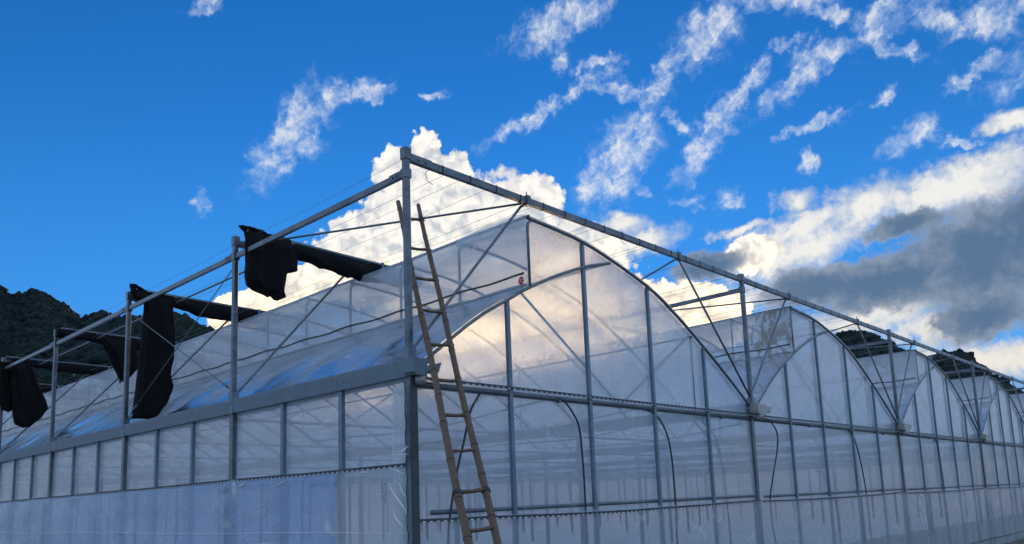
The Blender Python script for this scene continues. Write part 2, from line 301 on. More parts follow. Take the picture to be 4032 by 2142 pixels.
def ground_mat():
    m, t, out = newmat('bare_soil_and_grass'); P = pos(t)
    c = t.mix(t.ss(t.noise(P, 0.15, 8, 0.6), 0.42, 0.6), (0.24,0.22,0.18), (0.09,0.10,0.05))
    c = t.mix(t.math('MULTIPLY', t.noise(P, 6, 6, 0.7), 0.5), c, (0.05,0.045,0.035))
    b = t.new('ShaderNodeBsdfPrincipled'); t.put(b.inputs['Base Color'], c); b.inputs['Roughness'].default_value = 0.95
    bp = t.new('ShaderNodeBump'); t.put(bp.inputs['Height'], t.noise(P, 8, 8, 0.7)); bp.inputs['Distance'].default_value = 0.05
    t.put(b.inputs['Normal'], bp.outputs[0]); t.put(out.inputs[0], b.outputs[0]); return m
M_GROUND = ground_mat()
M_FLOOR = plain('pale_dry_floor', (0.50,0.49,0.46), (0.64,0.63,0.60), 0.8, 0.95)
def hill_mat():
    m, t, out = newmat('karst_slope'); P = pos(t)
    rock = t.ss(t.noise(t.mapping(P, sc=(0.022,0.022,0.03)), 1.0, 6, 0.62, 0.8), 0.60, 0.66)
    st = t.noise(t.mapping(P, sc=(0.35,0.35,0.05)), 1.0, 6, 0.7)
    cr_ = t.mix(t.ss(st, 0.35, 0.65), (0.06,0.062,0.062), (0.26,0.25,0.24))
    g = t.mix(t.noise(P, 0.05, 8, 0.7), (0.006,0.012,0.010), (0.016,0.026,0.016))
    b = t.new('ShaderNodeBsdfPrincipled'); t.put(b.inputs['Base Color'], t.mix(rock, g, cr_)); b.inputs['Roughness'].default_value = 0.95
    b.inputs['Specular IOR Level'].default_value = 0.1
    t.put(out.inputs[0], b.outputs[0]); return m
M_HILL = hill_mat()
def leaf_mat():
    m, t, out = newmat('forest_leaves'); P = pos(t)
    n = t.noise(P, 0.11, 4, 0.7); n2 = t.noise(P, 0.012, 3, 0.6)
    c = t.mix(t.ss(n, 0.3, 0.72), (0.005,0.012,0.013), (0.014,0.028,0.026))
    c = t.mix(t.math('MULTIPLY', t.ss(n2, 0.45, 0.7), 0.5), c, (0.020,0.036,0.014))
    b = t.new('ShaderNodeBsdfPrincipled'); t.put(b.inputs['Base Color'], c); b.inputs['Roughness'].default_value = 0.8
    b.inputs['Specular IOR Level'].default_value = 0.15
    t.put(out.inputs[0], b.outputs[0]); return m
M_LEAF = leaf_mat()

# ------------------------------------------------------------------ mesh helpers
class MB:
    def __init__(s): s.v = []; s.f = []; s.sm = []
    def add(s, vs, fs, smooth=False):
        o = len(s.v); s.v += [tuple(p) for p in vs]; s.f += [tuple(i+o for i in f) for f in fs]; s.sm += [smooth]*len(fs)
        return s
    def box(s, x0, x1, y0, y1, z0, z1):
        return s.add([(x0,y0,z0),(x1,y0,z0),(x1,y1,z0),(x0,y1,z0),(x0,y0,z1),(x1,y0,z1),(x1,y1,z1),(x0,y1,z1)],
                     [(0,3,2,1),(4,5,6,7),(0,1,5,4),(1,2,6,5),(2,3,7,6),(3,0,4,7)])
    def bar(s, a, b, wx, wy, up=(0,0,1)):     # rectangular tube from a to b
        a = Vector(a); b = Vector(b); d = (b-a).normalized(); u = Vector(up)
        if abs(d.dot(u)) > 0.98: u = Vector((0,1,0))
        x = d.cross(u).normalized(); y = x.cross(d).normalized()
        vs = [p + x*(sx*wx/2) + y*(sy*wy/2) for p in (a,b) for sx, sy in ((-1,-1),(1,-1),(1,1),(-1,1))]
        return s.add(vs, [(0,1,5,4),(1,2,6,5),(2,3,7,6),(3,0,4,7),(3,2,1,0),(4,5,6,7)])
    def tube(s, pts, r, n=8, cap=True):
        pts = [Vector(p) for p in pts]; rs = r if isinstance(r, (list,tuple)) else [r]*len(pts)
        vs = []; N = len(pts); x = None
        for i, p in enumerate(pts):
            d = (pts[min(i+1,N-1)] - pts[max(i-1,0)]).normalized()
            if x is None:
                u = Vector((0,0,1)) if abs(d.z) < 0.9 else Vector((0,1,0)); x = d.cross(u).normalized()
            else: x = (x - d*x.dot(d)).normalized()
            y = d.cross(x)
            for k in range(n):
                a = 2*math.pi*k/n; vs.append(p + x*(math.cos(a)*rs[i]) + y*(math.sin(a)*rs[i]))
        fs = [(i*n+k, i*n+(k+1)%n, (i+1)*n+(k+1)%n, (i+1)*n+k) for i in range(N-1) for k in range(n)]
        s.add(vs, fs, True)
        if cap: s.add([], []); o = len(s.v)-len(vs); s.f += [tuple(o+k for k in reversed(range(n))), tuple(o+(N-1)*n+k for k in range(n))]; s.sm += [False, False]
        return s
    def grid(s, P, smooth=True):              # P[i][j] points
        n = len(P); m = len(P[0])
        return s.add([p for row in P for p in row], [(i*m+j, i*m+j+1, (i+1)*m+j+1, (i+1)*m+j) for i in range(n-1) for j in range(m-1)], smooth)
    def mesh(s, name, mat):
        me = bpy.data.meshes.new(name); me.from_pydata(s.v, [], s.f)
        me.polygons.foreach_set('use_smooth', s.sm); me.materials.append(mat); me.update(); return me
    def build(s, name, mat, parent=None, loc=(0,0,0)): return link(name, s.mesh(name, mat), parent, loc)
def link(name, me, parent=None, loc=(0,0,0)):
    o = bpy.data.objects.new(name, me); C.objects.link(o); o.location = loc
    if parent: o.parent = parent
    return o
def empty(name, loc=(0,0,0)):
    o = bpy.data.objects.new(name, None); C.objects.link(o); o.location = loc; o.empty_display_size = 0.3; return o
def tag(o, label, cat, group=None):
    o['label'] = label; o['category'] = cat
    if group: o['group'] = group
    return o
def fbm(x, y, z=0.0): return noise.fractal(Vector((x,y,z)), 1.0, 2.0, 5)

GZ = -0.45                                    # ground level
NS, NB, BAY, W = 6, 10, 4.0, 8.0              # spans, bays, bay length, span width
LEN = NB*BAY

# ------------------------------------------------------------------ ground
g = MB(); n = 24
g.grid([[(x*1.0, y*1.0, GZ - 0.0) for x in np.linspace(-1500, 2500, n)] for y in np.linspace(-1500, 2500, n)])
gr = g.build('ground', M_GROUND); gr['kind'] = 'structure'

fl_ = MB(); fl_.grid([[(x, y, GZ+0.03+0.02*fbm(x*0.4, y*0.4)) for y in np.linspace(-0.0, 40, 41)] for x in np.linspace(0, 48, 49)])
fo = fl_.build('greenhouse_floor', M_FLOOR); fo['kind'] = 'structure'

# ------------------------------------------------------------------ greenhouse
GH = tag(empty('greenhouse', (0,0,GZ)), 'long multi span plastic film greenhouse with arched saw tooth roofs and galvanised frame', 'greenhouse')
def gp(mb, name, mat, loc=(0,0,0), parent=None): return mb.build(name, mat, parent or GH, (loc[0], loc[1], loc[2]-GZ) if parent is None else loc)
def gl_(name, me, loc=(0,0,0)): return link(name, me, GH, (loc[0], loc[1], loc[2]-GZ))

# roof profile
def arch_up(u):       # ridge (2.04,5.30) -> right gutter (7.93,3.16)
    ctrl = [(2.04,5.30),(3.05,5.24),(3.83,5.10),(4.88,4.82),(5.6,4.50),(6.3,4.13),(7.11,3.66),(7.93,3.14)]
    return interp(ctrl, u)
def arch_lo(u):       # left gutter -> junction with main arch
    ctrl = [(0.08,3.10),(0.41,3.36),(1.06,3.83),(1.62,4.15),(2.02,4.37),(2.6,4.64),(3.28,4.90),(3.85,5.06)]
    return interp(ctrl, u)
def interp(c, u):     # Catmull-Rom
    n = len(c)-1; t = max(0.0, min(n-1e-6, u*n)); i = int(t); f = t-i
    p = [c[max(i-1,0)], c[i], c[min(i+1,n)], c[min(i+2,n)]]
    return tuple(0.5*((2*p[1][k]) + (-p[0][k]+p[2][k])*f + (2*p[0][k]-5*p[1][k]+4*p[2][k]-p[3][k])*f*f + (-p[0][k]+3*p[1][k]-3*p[2][k]+p[3][k])*f**3) for k in (0,1))
def zlo(x):
    for i in range(400):
        a = arch_lo(i/400); 
        if a[0] >= x: return a[1]
    return 5.06
def zup(x):
    for i in range(400):
        a = arch_up(i/400)
        if a[0] >= x: return a[1]
    return 3.14
def ztop(x): return zlo(x) if x < 2.03 else zup(x)

# steel
up_me = MB().tube([(arch_up(i/22)[0], 0, arch_up(i/22)[1]) for i in range(23)], 0.024, 8).mesh('roof_arch', M_PIPE)
lo_me = MB().tube([(arch_lo(i/16)[0], 0, arch_lo(i/16)[1]-0.03) for i in range(17)], 0.022, 8).mesh('vent_arch', M_PIPE)
upr_me = MB().tube([(2.04,0,4.34),(2.04,0,5.16),(2.06,0,5.235),(2.12,0,5.275)], 0.02, 8).mesh('vent_upright', M_PIPE)
post_me = MB().box(-0.045,0.045,-0.05,0.05,GZ,3.0).mesh('wall_post', M_GALV)
chord_me = MB().tube([(0.05,0,2.90),(7.95,0,2.90)], 0.024, 8).mesh('truss_chord', M_PIPE)
web_me = [MB().tube([(4.0,0,2.92),(6.08,0,4.22)], 0.016, 6).mesh('truss_web', M_PIPE), MB().tube([(4.0,0,2.92),(1.95,0,4.28)], 0.016, 6).mesh('truss_web', M_PIPE)]
hang_me = MB().tube([(6.1,0,2.92),(6.1,0,4.22)], 0.014, 6).mesh('truss_hanger', M_PIPE)
for s in range(NS):
    X = s*W
    for k in range(NB*3+1):
        y = k*BAY/3
        if y == 0: y = 0.0
        gl_('roof_arch', up_me, (X, y, 0)); gl_('vent_arch', lo_me, (X, y, 0)); gl_('vent_upright', upr_me, (X, y, 0))
    for j in range(NB+1):
        y = j*BAY if j else 0.06
        gl_('truss_chord', chord_me, (X, y, 0)); gl_('truss_hanger', hang_me, (X, y, 0))
        for wm in web_me: gl_('truss_web', wm, (X, y+0.02, 0))
    for (px, pz) in ((3.86, 5.04), (6.1, 4.20), (2.02, 4.33)):
        gp(MB().tube([(X+px, 0.03, pz), (X+px, LEN, pz)], 0.019, 8), 'purlin', M_PIPE)
    # ridge rail with the rolled film edge
    gp(MB().tube([(X+2.04, y, 5.315+0.008*math.sin(y*1.7+s)) for y in np.linspace(-0.04, LEN, 60)], 0.022, 6), 'ridge_rail', M_GALV)
    # vent locking channel at mid height, sagging a little between uprights
    pts = [(X+1.985, y, 4.53+0.012*math.cos(y*math.pi*1.5)+0.012*fbm(y*0.5, s)) for y in np.linspace(0.05, LEN, 240)]
    gp(MB().tube(pts, 0.014, 6), 'vent_locking_channel', M_DARKM)
    gp(MB().tube([(X+2.015, y, 4.385+0.008*math.sin(y*9)) for y in np.linspace(0.02, LEN, 160)], 0.010, 5), 'vent_locking_channel', M_DARKM)
for s in range(NS+1):
    for j in range(NB+1):
        gl_('wall_post', post_me, (s*W+(0.04 if s == 0 else 0.0), j*BAY+0.05, 0))
# gutters
for s in range(NS+1):
    X = s*W; x0, x1 = (-0.03, 0.26) if s == 0 else (-0.15, 0.15)
    m = MB()
    prof = [(x0-0.02,3.17),(x0-0.02,3.185),(x0,3.19),(x0+0.012,3.17),(x0+0.03,3.02),(x1-0.03,3.02),(x1-0.012,3.17),(x1,3.19),(x1+0.02,3.185),(x1+0.02,3.165),(x1+0.002,3.16),(x1-0.015,2.99),(x0+0.0,2.99)]
    ys = [0.0, LEN]
    vs = [(X+px, y, pz) for y in ys for px, pz in prof]; q = len(prof)
    m.add(vs, [(i, (i+1)%q, q+(i+1)%q, q+i) for i in range(q)])
    gt = gp(m, 'gutter', M_GUT)
    for j in range(1, NB+1):            # splice plates
        MB().box(X+x0-0.012, X+x0+0.012, j*BAY-0.06, j*BAY+0.06, 2.985, 3.165).build('splice_plate', M_GUT, gt)
    for j in range(6):
        for dy in (1.2, 1.32, 2.6, 2.72):
            if s == 0: MB().tube([(x0-0.012, j*BAY+dy, 3.075),(x0+0.0, j*BAY+dy, 3.075)], 0.011, 8).build('bolt', M_DARKM, gt)
    # end box, spout and overflow lip at the front
    xa, xb = (X-0.09, X+0.12) if s == 0 else (X-0.10, X+0.26)
    e = MB(); ybk, yft = -0.001, -0.17
    pr_ = [(xa, 3.17), (xa+0.01, 3.02), (xa+0.04, 2.985), (xb-0.05, 2.985), (xb-0.01, 3.02), (xb, 3.17)]
    q = len(pr_)
    e.add([(px, y, pz) for y in (ybk, yft) for px, pz in pr_], [(i, i+1, q+i+1, q+i) for i in range(q-1)] + [tuple(range(q)), tuple(reversed(range(q, 2*q))), (q-1, 0, q, 2*q-1)])
    eb = gp(e, 'gutter_end_box', M_GUT if s == 0 else M_CAST)
    cx = (xa+xb)/2 + (0.05 if s == 0 else -0.02)
    MB().tube([(cx,-0.10,2.987),(cx,-0.10,2.90)], 0.062 if s == 0 else 0.075, 16).build('spout', M_CAST, eb)
    lip = MB(); a = xb
    lip.add([(a+0.003,-0.02,3.04),(a+0.16,-0.05,3.03),(a+0.20,-0.05,3.15),(a+0.003,-0.02,3.10),(a+0.003,-0.15,3.04),(a+0.16,-0.16,3.03),(a+0.20,-0.17,3.15),(a+0.003,-0.15,3.10)],
            [(0,1,5,4),(4,5,6,7),(1,2,6,5),(3,2,1,0),(0,4,7,3),(7,6,2,3)])
    lip.build('overflow_lip', M_GUT if s == 0 else M_CAST, eb)

# film of the roof, really sagging between the arches
def sag(y, amp=0.03): 
    f = (y % (BAY/3))/(BAY/3); return -amp*math.sin(math.pi*f)
for s in range(NS):
    X = s*W; ny = 180 if s < 2 else 90
    Y = np.linspace(-0.02, LEN+0.02, ny)
    P = []
    for i in range(17):
        x, z = arch_lo(i/16*0.575)
        row = []
        e = math.sin(math.pi*min(1, max(0, i/16)))
        for y in Y:
            d = e*(sag(y, 0.035) + 0.022*fbm(X+x*0.8, y*0.55) + 0.018*fbm(x*1.1+y*0.9+X, y*0.35-x*1.2, 3.1))
            row.append((X+x-0.5*d, y, z+0.012+d*0.8))
        P.append(row)
    gp(MB().grid(P), 'vent_slope_film', M_ROOF)
    P = []
    for i in range(25):
        x, z = arch_up(i/24)
        P.append([(X+x, y, z+0.03+0.5*sag(y)*math.sin(math.pi*i/24)+0.008*fbm(x, y*0.8+X)) for y in Y])
    gp(MB().grid(P), 'roof_film', M_ROOF)
    P = []
    for i in range(13):
        z = 4.36 + (5.32-4.36)*i/12
        row = []
        for y in Y:
            b = math.sin(math.pi*i/12)
            d = b*(0.035*fbm(y*0.9+X, z*1.4) + 0.02*fbm(y*2.5, z*2.5+X, 1.7)) + 0.02*b
            row.append((X+2.005-d, y, z))
        P.append(row)
    vf = gp(MB().grid(P), 'vent_film', M_VENT2 if s == 1 else M_VENT)
    if s == 0:      # loose folded film around the front end of the ridge
        P = []
        for i in range(7):
            a = i/6
            P.append([(X+1.97-0.05*math.sin(a*3)-0.04*fbm(y*3, a*3), y, 5.33-a*(0.16+0.10*fbm(y*2.2, 9.0)) + (0.035*math.sin((y)*3.1) if i == 0 else 0)) for y in np.linspace(-0.05, 1.25, 30)])
        MB().grid(P).build('loose_film', M_VENT, vf)
        c = MB(); c.add([(1.972, 0.09+0.05*math.cos(a), 4.445+0.055*math.sin(a)) for a in np.linspace(0, 2*math.pi, 20, endpoint=False)], [tuple(range(20))])
        stk = c.build('sticker', M_RED, vf)
        MB().add([(1.969,0.055,4.452),(1.969,0.125,4.462),(1.969,0.125,4.468),(1.969,0.055,4.458)], [(0,1,2,3)]).add([(1.969,0.065,4.43),(1.969,0.115,4.438),(1.969,0.115,4.444),(1.969,0.065,4.436)], [(0,1,2,3)]).build('sticker_print', M_WHITE, vf)
    # gable film, set just behind the studs
    P = []
    for i in range(65):
        x = 0.06 + (7.9-0.06)*i/64
        z1 = ztop(x)-0.005 if abs(x-2.03) > 0.03 else 4.40
        P.append([(X+x, 0.045+0.010*fbm(X+x*0.9, q_*1.1), 2.955 + (z1-2.955)*q_) for q_ in np.linspace(0, 1, 12)])
    gp(MB().grid(P), 'gable_film', M_GABLE)
    P = []          # the pointed piece between vent member and roof arch
    for i in range(30):
        x = 2.045 + (3.85-2.045)*i/29
        P.append([(X+x, 0.047, zlo(x)+(zup(x)-zlo(x))*q_) for q_ in np.linspace(0.0, 1, 6)])
    # rear gable
    P = []
    for i in range(33):
        x = 0.06 + (7.9-0.06)*i/32
        P.append([(X+x, LEN+0.03, 2.95+(ztop(x)-2.95)*q_) for q_ in (0,0.5,1)])
    gp(MB().grid(P), 'rear_gable_film', M_GABLE)
    P = [[(X+x, LEN+0.04, z) for z in (GZ, 1.5, 3.0)] for x in np.linspace(0.0, 8.0, 9)]
    gp(MB().grid(P), 'rear_wall_film', M_BACK)

# front wall below the gutter line
stud_xs = (1.6, 3.2, 4.8, 6.4)
for s in range(NS):
    X = s*W
    for x in stud_xs:
        st = gp(MB().box(X+x-0.028, X+x+0.028, -0.015, 0.03, GZ, ztop(x)-0.055), 'wall_stud', M_STUD)
        MB().tube([(X+x,0.005,ztop(x)-0.058),(X+x,0.005,ztop(x)-0.02)], 0.028, 10).build('stud_clamp', M_GALV, st)
    hp = gp(MB().tube([(X+0.02,0.035,2.915),(X+7.98,0.035,2.915)], 0.035, 10), 'header_pipe', M_PIPE)
    for x in (2.55, 6.9): MB().box(X+x-0.02, X+x+0.02, 0.0, 0.05, 2.86, 2.90).build('pipe_clamp', M_PIPE, hp)
    gp(MB().tube([(X+0.3,0.06,1.50),(X+7.9,0.06,1.52)], 0.03, 10), 'sill_pipe', M_PIPE)
    # films: upper panel, lower skirt
    P = [[(X+x, 0.042+0.006*fbm((X+x)*0.7, z*0.9), z) for z in np.linspace(1.40, 2.965, 14)] for x in np.linspace(0.0, 8.0, 60)]
    gp(MB().grid(P), 'front_wall_film', M_WALL)
    P = [[(X+x, -0.034+0.012*fbm((X+x)*0.9, z*1.2, 2.0), z) for z in np.linspace(GZ, 1.44, 12)] for x in np.linspace(0.0, 8.0, 60)]
    gp(MB().grid(P), 'front_skirt_film', M_FRONT)
    P = [[(X+x, -0.046+0.006*fbm((X+x)*1.3, z*2, 5.0), z+(0.05*fbm((X+x)*0.8, 1.0) if z > 0.4 else 0)) for z in (GZ, 0.0, 0.45)] for x in np.linspace(0.0, 8.0, 60)]
    gp(MB().grid(P), 'bottom_apron_film', M_APRON)
def channel(a, b, nrm, name, sag_=0.0, step=0.1):
    a = Vector(a); b = Vector(b); d = b-a; L = d.length; nrm = Vector(nrm)
    k = max(8, int(L/1.0)); f = lambda t: a+d*t+Vector((0,0,-sag_*math.sin(math.pi*t)+0.010*fbm(t*L*0.35, a.z, a.x)))
    m = MB()
    for i in range(k): m.bar(f(i/k), f((i+1)/k), 0.012, 0.036)
    c = gp(m, name, M_DARKM)
    wv = MB(); nz = int(L/step); pts = []
    for i in range(nz*2+1):
        t = i/(nz*2); pts.append(f(t)+nrm*0.010+Vector((0,0,0.010 if i % 2 else -0.012)))
    wv.tube(pts, 0.0028, 4, False)
    o = wv.build('wiggle_wire', M_GALV, c)
    sc = MB()                              # little scallops of film folded into the channel
    for i in range(nz):
        p = f((i+0.5)/nz)+nrm*0.0085; dd = d.normalized()*step
        sc.add([p-dd*0.30+Vector((0,0,-0.016)), p+dd*0.30+Vector((0,0,-0.016)), p+dd*0.12+Vector((0,0,-0.006)), p-dd*0.12+Vector((0,0,-0.006))], [(0,1,2,3)])
    ff = sc.build('film_fold', M_LIMB, c); ff['kind'] = 'stuff'
    return c
for s in range(NS):
    X = s*W
    channel((X+0.06,-0.045,2.975), (X+7.94,-0.045,2.975), (0,-1,0), 'locking_channel')
    channel((X+0.06,-0.055,1.415), (X+7.94,-0.055,1.435), (0,-1,0), 'locking_channel', 0.03)
    channel((X+0.06,-0.060,-0.17), (X+7.94,-0.060,-0.16), (0,-1,0), 'locking_channel', 0.02)
# corner profile with the wavy film edge beside it
gp(MB().tube([(-0.078+0.006*math.sin(z*21)+0.004*fbm(z*3, 1), -0.012, z) for z in np.linspace(GZ, 2.92, 150)], 0.0055, 5), 'edge_cord', M_HOSE)
gp(MB().box(-0.035, 0.055, -0.06, -0.035, GZ, 2.98), 'corner_profile', M_DARKM)

# left side wall
for j in range(NB):
    for f in (1, 2):
        gp(MB().box(0.0, 0.05, j*BAY+f*BAY/3-0.035, j*BAY+f*BAY/3+0.035, GZ, 2.99), 'wall_stud', M_STUD)
P = [[(0.058+0.006*fbm(y*0.6, z*0.9, 4), y, z) for z in np.linspace(1.95, 2.992, 10)] for y in np.linspace(-0.03, LEN, 200)]
gp(MB().grid(P), 'side_wall_film', M_WALL)
P = [[(-0.034+0.012*fbm(y*0.8, z*0.9, 6), y, z) for z in np.linspace(GZ, 2.04, 14)] for y in np.linspace(-0.03, 1.52, 20)]
gp(MB().grid(P), 'side_skirt_film', M_WALL)
P = [[(-0.065+0.022*fbm(y*0.9, z*1.1, 8)+0.008*math.sin(y*4.7+z*3+2*fbm(y,z))*max(0, z-0.9), y, z+(0.012*math.sin(y*2.1) if i == 13 else 0)) for i, z in enumerate(np.linspace(GZ, 2.02, 14))] for y in np.linspace(1.36, LEN, 200)]
gp(MB().grid(P), 'side_roll_up_film', M_SKIRT)
CREASES = [(3.894, 1.932, 3.678, 1.99, 0.012), (3.675, 1.905, 3.427, 1.998, 0.014), (2.685, 1.88, 2.398, 1.976, 0.012), (3.798, 1.388, 2.821, 1.703, 0.006), (3.471, 1.433, 2.547, 1.784, 0.005), (0.839, 1.955, 0.655, 1.993, 0.01), (0.282, 1.838, -0.017, 1.499, 0.022), (0.114, 1.824, -0.022, 1.673, 0.016), (0.242, 1.986, -0.006, 1.929, 0.012), (0.217, 1.532, 0.056, 1.356, 0.02), (0.117, 2.165, -0.084, 2.21, 0.02), (0.179, 2.11, -0.082, 2.152, 0.012), (4.075, 1.881, 3.874, 1.931, 0.006), (0.92, 1.936, 0.813, 1.978, 0.006), (0.149, 2.332, 0.049, 2.489, 0.012), (0.053, 2.369, -0.031, 2.422, 0.01), (4.327, 1.939, 4.162, 1.991, 0.006), (2.09, 1.948, 1.964, 2.002, 0.006)]
for (y0_, z0_, y1_, z1_, wd) in CREASES:      # bright folds where the film is pulled tight
    d = Vector((0, y1_-y0_, z1_-z0_)); pn = Vector((0, -d.z, d.y)).normalized(); P = []
    for i in range(9):
        t_ = i/8; c_ = Vector((-0.092, y0_, z0_))+d*t_+pn*0.012*math.sin(t_*5+wd*300); hw = wd*0.5*math.sin(math.pi*(0.06+0.88*t_))
        P.append([c_-pn*hw, c_+Vector((-0.006,0,0)), c_+pn*hw])
    gp(MB().grid(P), 'film_crease', M_LIMB)
channel((-0.075, 0.02, 2.02), (-0.075, LEN, 2.0), (-1,0,0), 'locking_channel')
gp(MB().tube([(-0.085, y, 1.295+0.01*math.sin(y*0.9)) for y in np.linspace(0.0, LEN, 80)], 0.0035, 4), 'film_rope', M_LIMB)
# crumpled film wrapped round the corner
P = []
for i in range(9):
    P.append([(-0.06-0.012*fbm(i*0.5, z*3.2)-0.01*abs(math.sin(z*7+i)), 0.0+i*0.03+0.015*fbm(z*2.2, i*0.3, 5), z) for z in np.linspace(GZ, 2.9, 60)])
gp(MB().grid(P), 'corner_film', M_VENT)
# faded stamp on the wall film near the corner
m = MB(); rng = random.Random(3)
for c_, yy in enumerate((0.42, 0.36)):
    z = 1.86
    for k in range(9):
        h = rng.uniform(0.014, 0.03); ww = rng.uniform(0.012, 0.026)
        if rng.random() < 0.85:
            m.add([(-0.0805, yy-ww/2, z),(-0.0805, yy+ww/2, z),(-0.0805, yy+ww/2, z-h*0.5),(-0.0805, yy-ww/2, z-h*0.5)], [(0,1,2,3)])
        z -= h+0.006
gp(m, 'stamp', M_INK)
# right and rear walls
for j in range(NB):
    for f in (1, 2): gp(MB().box(NS*W-0.04, NS*W, j*BAY+f*BAY/3-0.03, j*BAY+f*BAY/3+0.03, GZ, 2.99), 'wall_stud', M_STUD)
for s in range(NS):
    for x in stud_xs: gp(MB().box(s*W+x-0.03, s*W+x+0.03, LEN-0.03, LEN+0.02, GZ, ztop(x)-0.05), 'wall_stud', M_STUD)
P = [[(NS*W+0.03, y, z) for z in (GZ, 1.5, 3.0)] for y in np.linspace(0, LEN, 20)]
gp(MB().grid(P), 'right_wall_film', M_BACK)

# ------------------------------------------------------------------ shade frame above the roof
SF = tag(empty('sunshade_structure', (0,0,GZ)), 'galvanised post and beam sunshade structure with stretched wires standing above the greenhouse roof', 'sunshade structure')
def sp(mb, name, mat, parent=None): return mb.build(name, mat, parent or SF, (0,0,-GZ) if parent is None else (0,0,0))
sf_me = {}
def sl_(name, me, loc): return link(name, me, SF, (loc[0], loc[1], loc[2]-GZ))
pm = MB()
ring = [(-0.038,-0.026),(-0.026,-0.038),(0.026,-0.038),(0.038,-0.026),(0.038,0.026),(0.026,0.038),(-0.026,0.038),(-0.038,0.026)]
pm.add([(x,y,z) for z in (3.15, 5.60) for x,y in ring], [(i,(i+1)%8,8+(i+1)%8,8+i) for i in range(8)]+[tuple(range(8,16))])
post2 = pm.mesh('post', M_GALV)
cap_me = MB().box(-0.046,0.046,-0.046,0.046,5.50,5.635).mesh('post_cap', M_GALV)
col_me = MB().box(-0.045,0.045,-0.045,0.045,5.275,5.385).mesh('rail_bracket', M_GALV)
bas_me = MB().box(-0.055,0.055,-0.055,0.055,3.13,3.30).mesh('post_socket', M_GUT)
plt_me = MB().box(0.04,0.36,-0.043,-0.035,5.485,5.575).tube([(0.16,-0.043,5.53),(0.16,-0.054,5.53)],0.016,8).tube([(0.27,-0.043,5.53),(0.27,-0.054,5.53)],0.016,8).mesh('beam_plate', M_GALV)
rpl_me = MB().box(-0.043,-0.035,0.05,0.26,5.29,5.37).tube([(-0.043,0.12,5.33),(-0.054,0.12,5.33)],0.014,8).tube([(-0.043,0.2,5.33),(-0.054,0.2,5.33)],0.014,8).mesh('rail_plate', M_GALV)
beam_me = MB().bar((0.04,0,5.53),(7.96,0,5.53),0.06,0.085).mesh('beam', M_DARKM if False else M_GALV)
rail_me = MB().bar((0,0.05,5.33),(0,3.95,5.33),0.05,0.07).mesh('side_rail', M_GALV)
brR = MB().tube([(0.07,0.07,3.27),(0.09,0.07,3.30),(2.0,0.07,5.46),(2.05,0.07,5.49)],0.019,8).mesh('brace', M_PIPE)
brL = MB().tube([(-0.05,0.0,3.33),(-2.2,0.0,5.49)],0.019,8).mesh('brace', M_PIPE)
cpl_me = MB().box(-0.035,0.035,-0.045,0.045,5.47,5.60).tube([(0,0,5.60),(0,0,5.66)],0.008,6).mesh('brace_coupler', M_GALV)
diag_me = MB().tube([(2.0,0.05,5.50),(0.05,3.95,5.50)],0.016,8).mesh('diagonal_rod', M_PIPE)
diag2_me = MB().tube([(5.8,0.05,5.50),(7.95,3.95,5.50)],0.016,8).mesh('diagonal_rod', M_PIPE)
clip_me = MB().box(-0.010,0.010,-0.033,0.033,5.4845,5.5755).mesh('beam_clip', M_CLIP)
for s in range(NS+1):
    for j in range(NB+1):
        X, Y = s*W, j*BAY
        p = sl_('post', post2, (X, Y, 0))
        for nm, me in (('post_cap', cap_me), ('rail_bracket', col_me), ('post_socket', bas_me)): link(nm, me, p)
        if s < NS: link('beam_plate', plt_me, p)
        if j < NB: link('rail_plate', rpl_me, p)
        if s < NS:
            b = sl_('beam', beam_me, (X, Y, 0))
            for cx in (2.05, 5.8): link('brace_coupler', cpl_me, b, (cx, 0, 0))
            if j == 0:
                for k in range(17): link('beam_clip', clip_me, b, (0.54+0.455*k, 0, 0))
            sl_('brace', brR, (X, Y, 0))
        if s > 0: sl_('brace', brL, (X, Y, 0))
        if j < NB: sl_('side_rail', rail_me, (X, Y, 0))
        if s < NS and j == 0:
            sl_('diagonal_rod', diag_me, (X, Y, 0)); sl_('diagonal_rod', diag2_me, (X, Y, 0))
for s in range(NS):
    X = s*W
    sp(MB().tube([(X+0.70, y, 5.475) for y in np.linspace(4.0, LEN, 20)], 0.016, 6), 'drive_rod', M_PIPE)
    for k in range(18):
        x = X+0.10+0.455*k
        hi = k % 3 != 1
        z = 5.592 if hi else 5.462
        pts = [(x+0.02*math.sin(k*2.3)*(y/LEN), y, z-0.022*math.sin(math.pi*((y/BAY) % 1.0))) for y in np.linspace(-0.03, LEN, NB*6+1)]
        sp(MB().tube(pts, 0.0024, 4, False), 'wire', M_WIRE)
# crossed cables in the second bay
for a, b in (((0.02,4.06,5.20),(0.02,7.96,3.30)), ((0.06,7.94,5.20),(0.06,4.06,3.30))):
    c = sp(MB().tube([a,b],0.008,6), 'bracing_cable', M_PIPE)
    d = Vector(b)-Vector(a); q0 = Vector(a)+d*0.90; q1 = Vector(a)+d*0.94
    sp(MB().tube([q0,q1],0.02,8), 'turnbuckle', M_PIPE)
# a loose wire tail at the corner and along the beam
for (x, y, z, h) in ((0.32,-0.02,5.46,-0.14), (4.18,-0.03,5.47,-0.06)):
    sp(MB().tube([(x,y,z),(x-0.05,y,z+h*0.4),(x-0.02,y,z+h),(x+0.06,y,z+h*1.15)],0.004,5), 'wire_tail', M_WIRE)

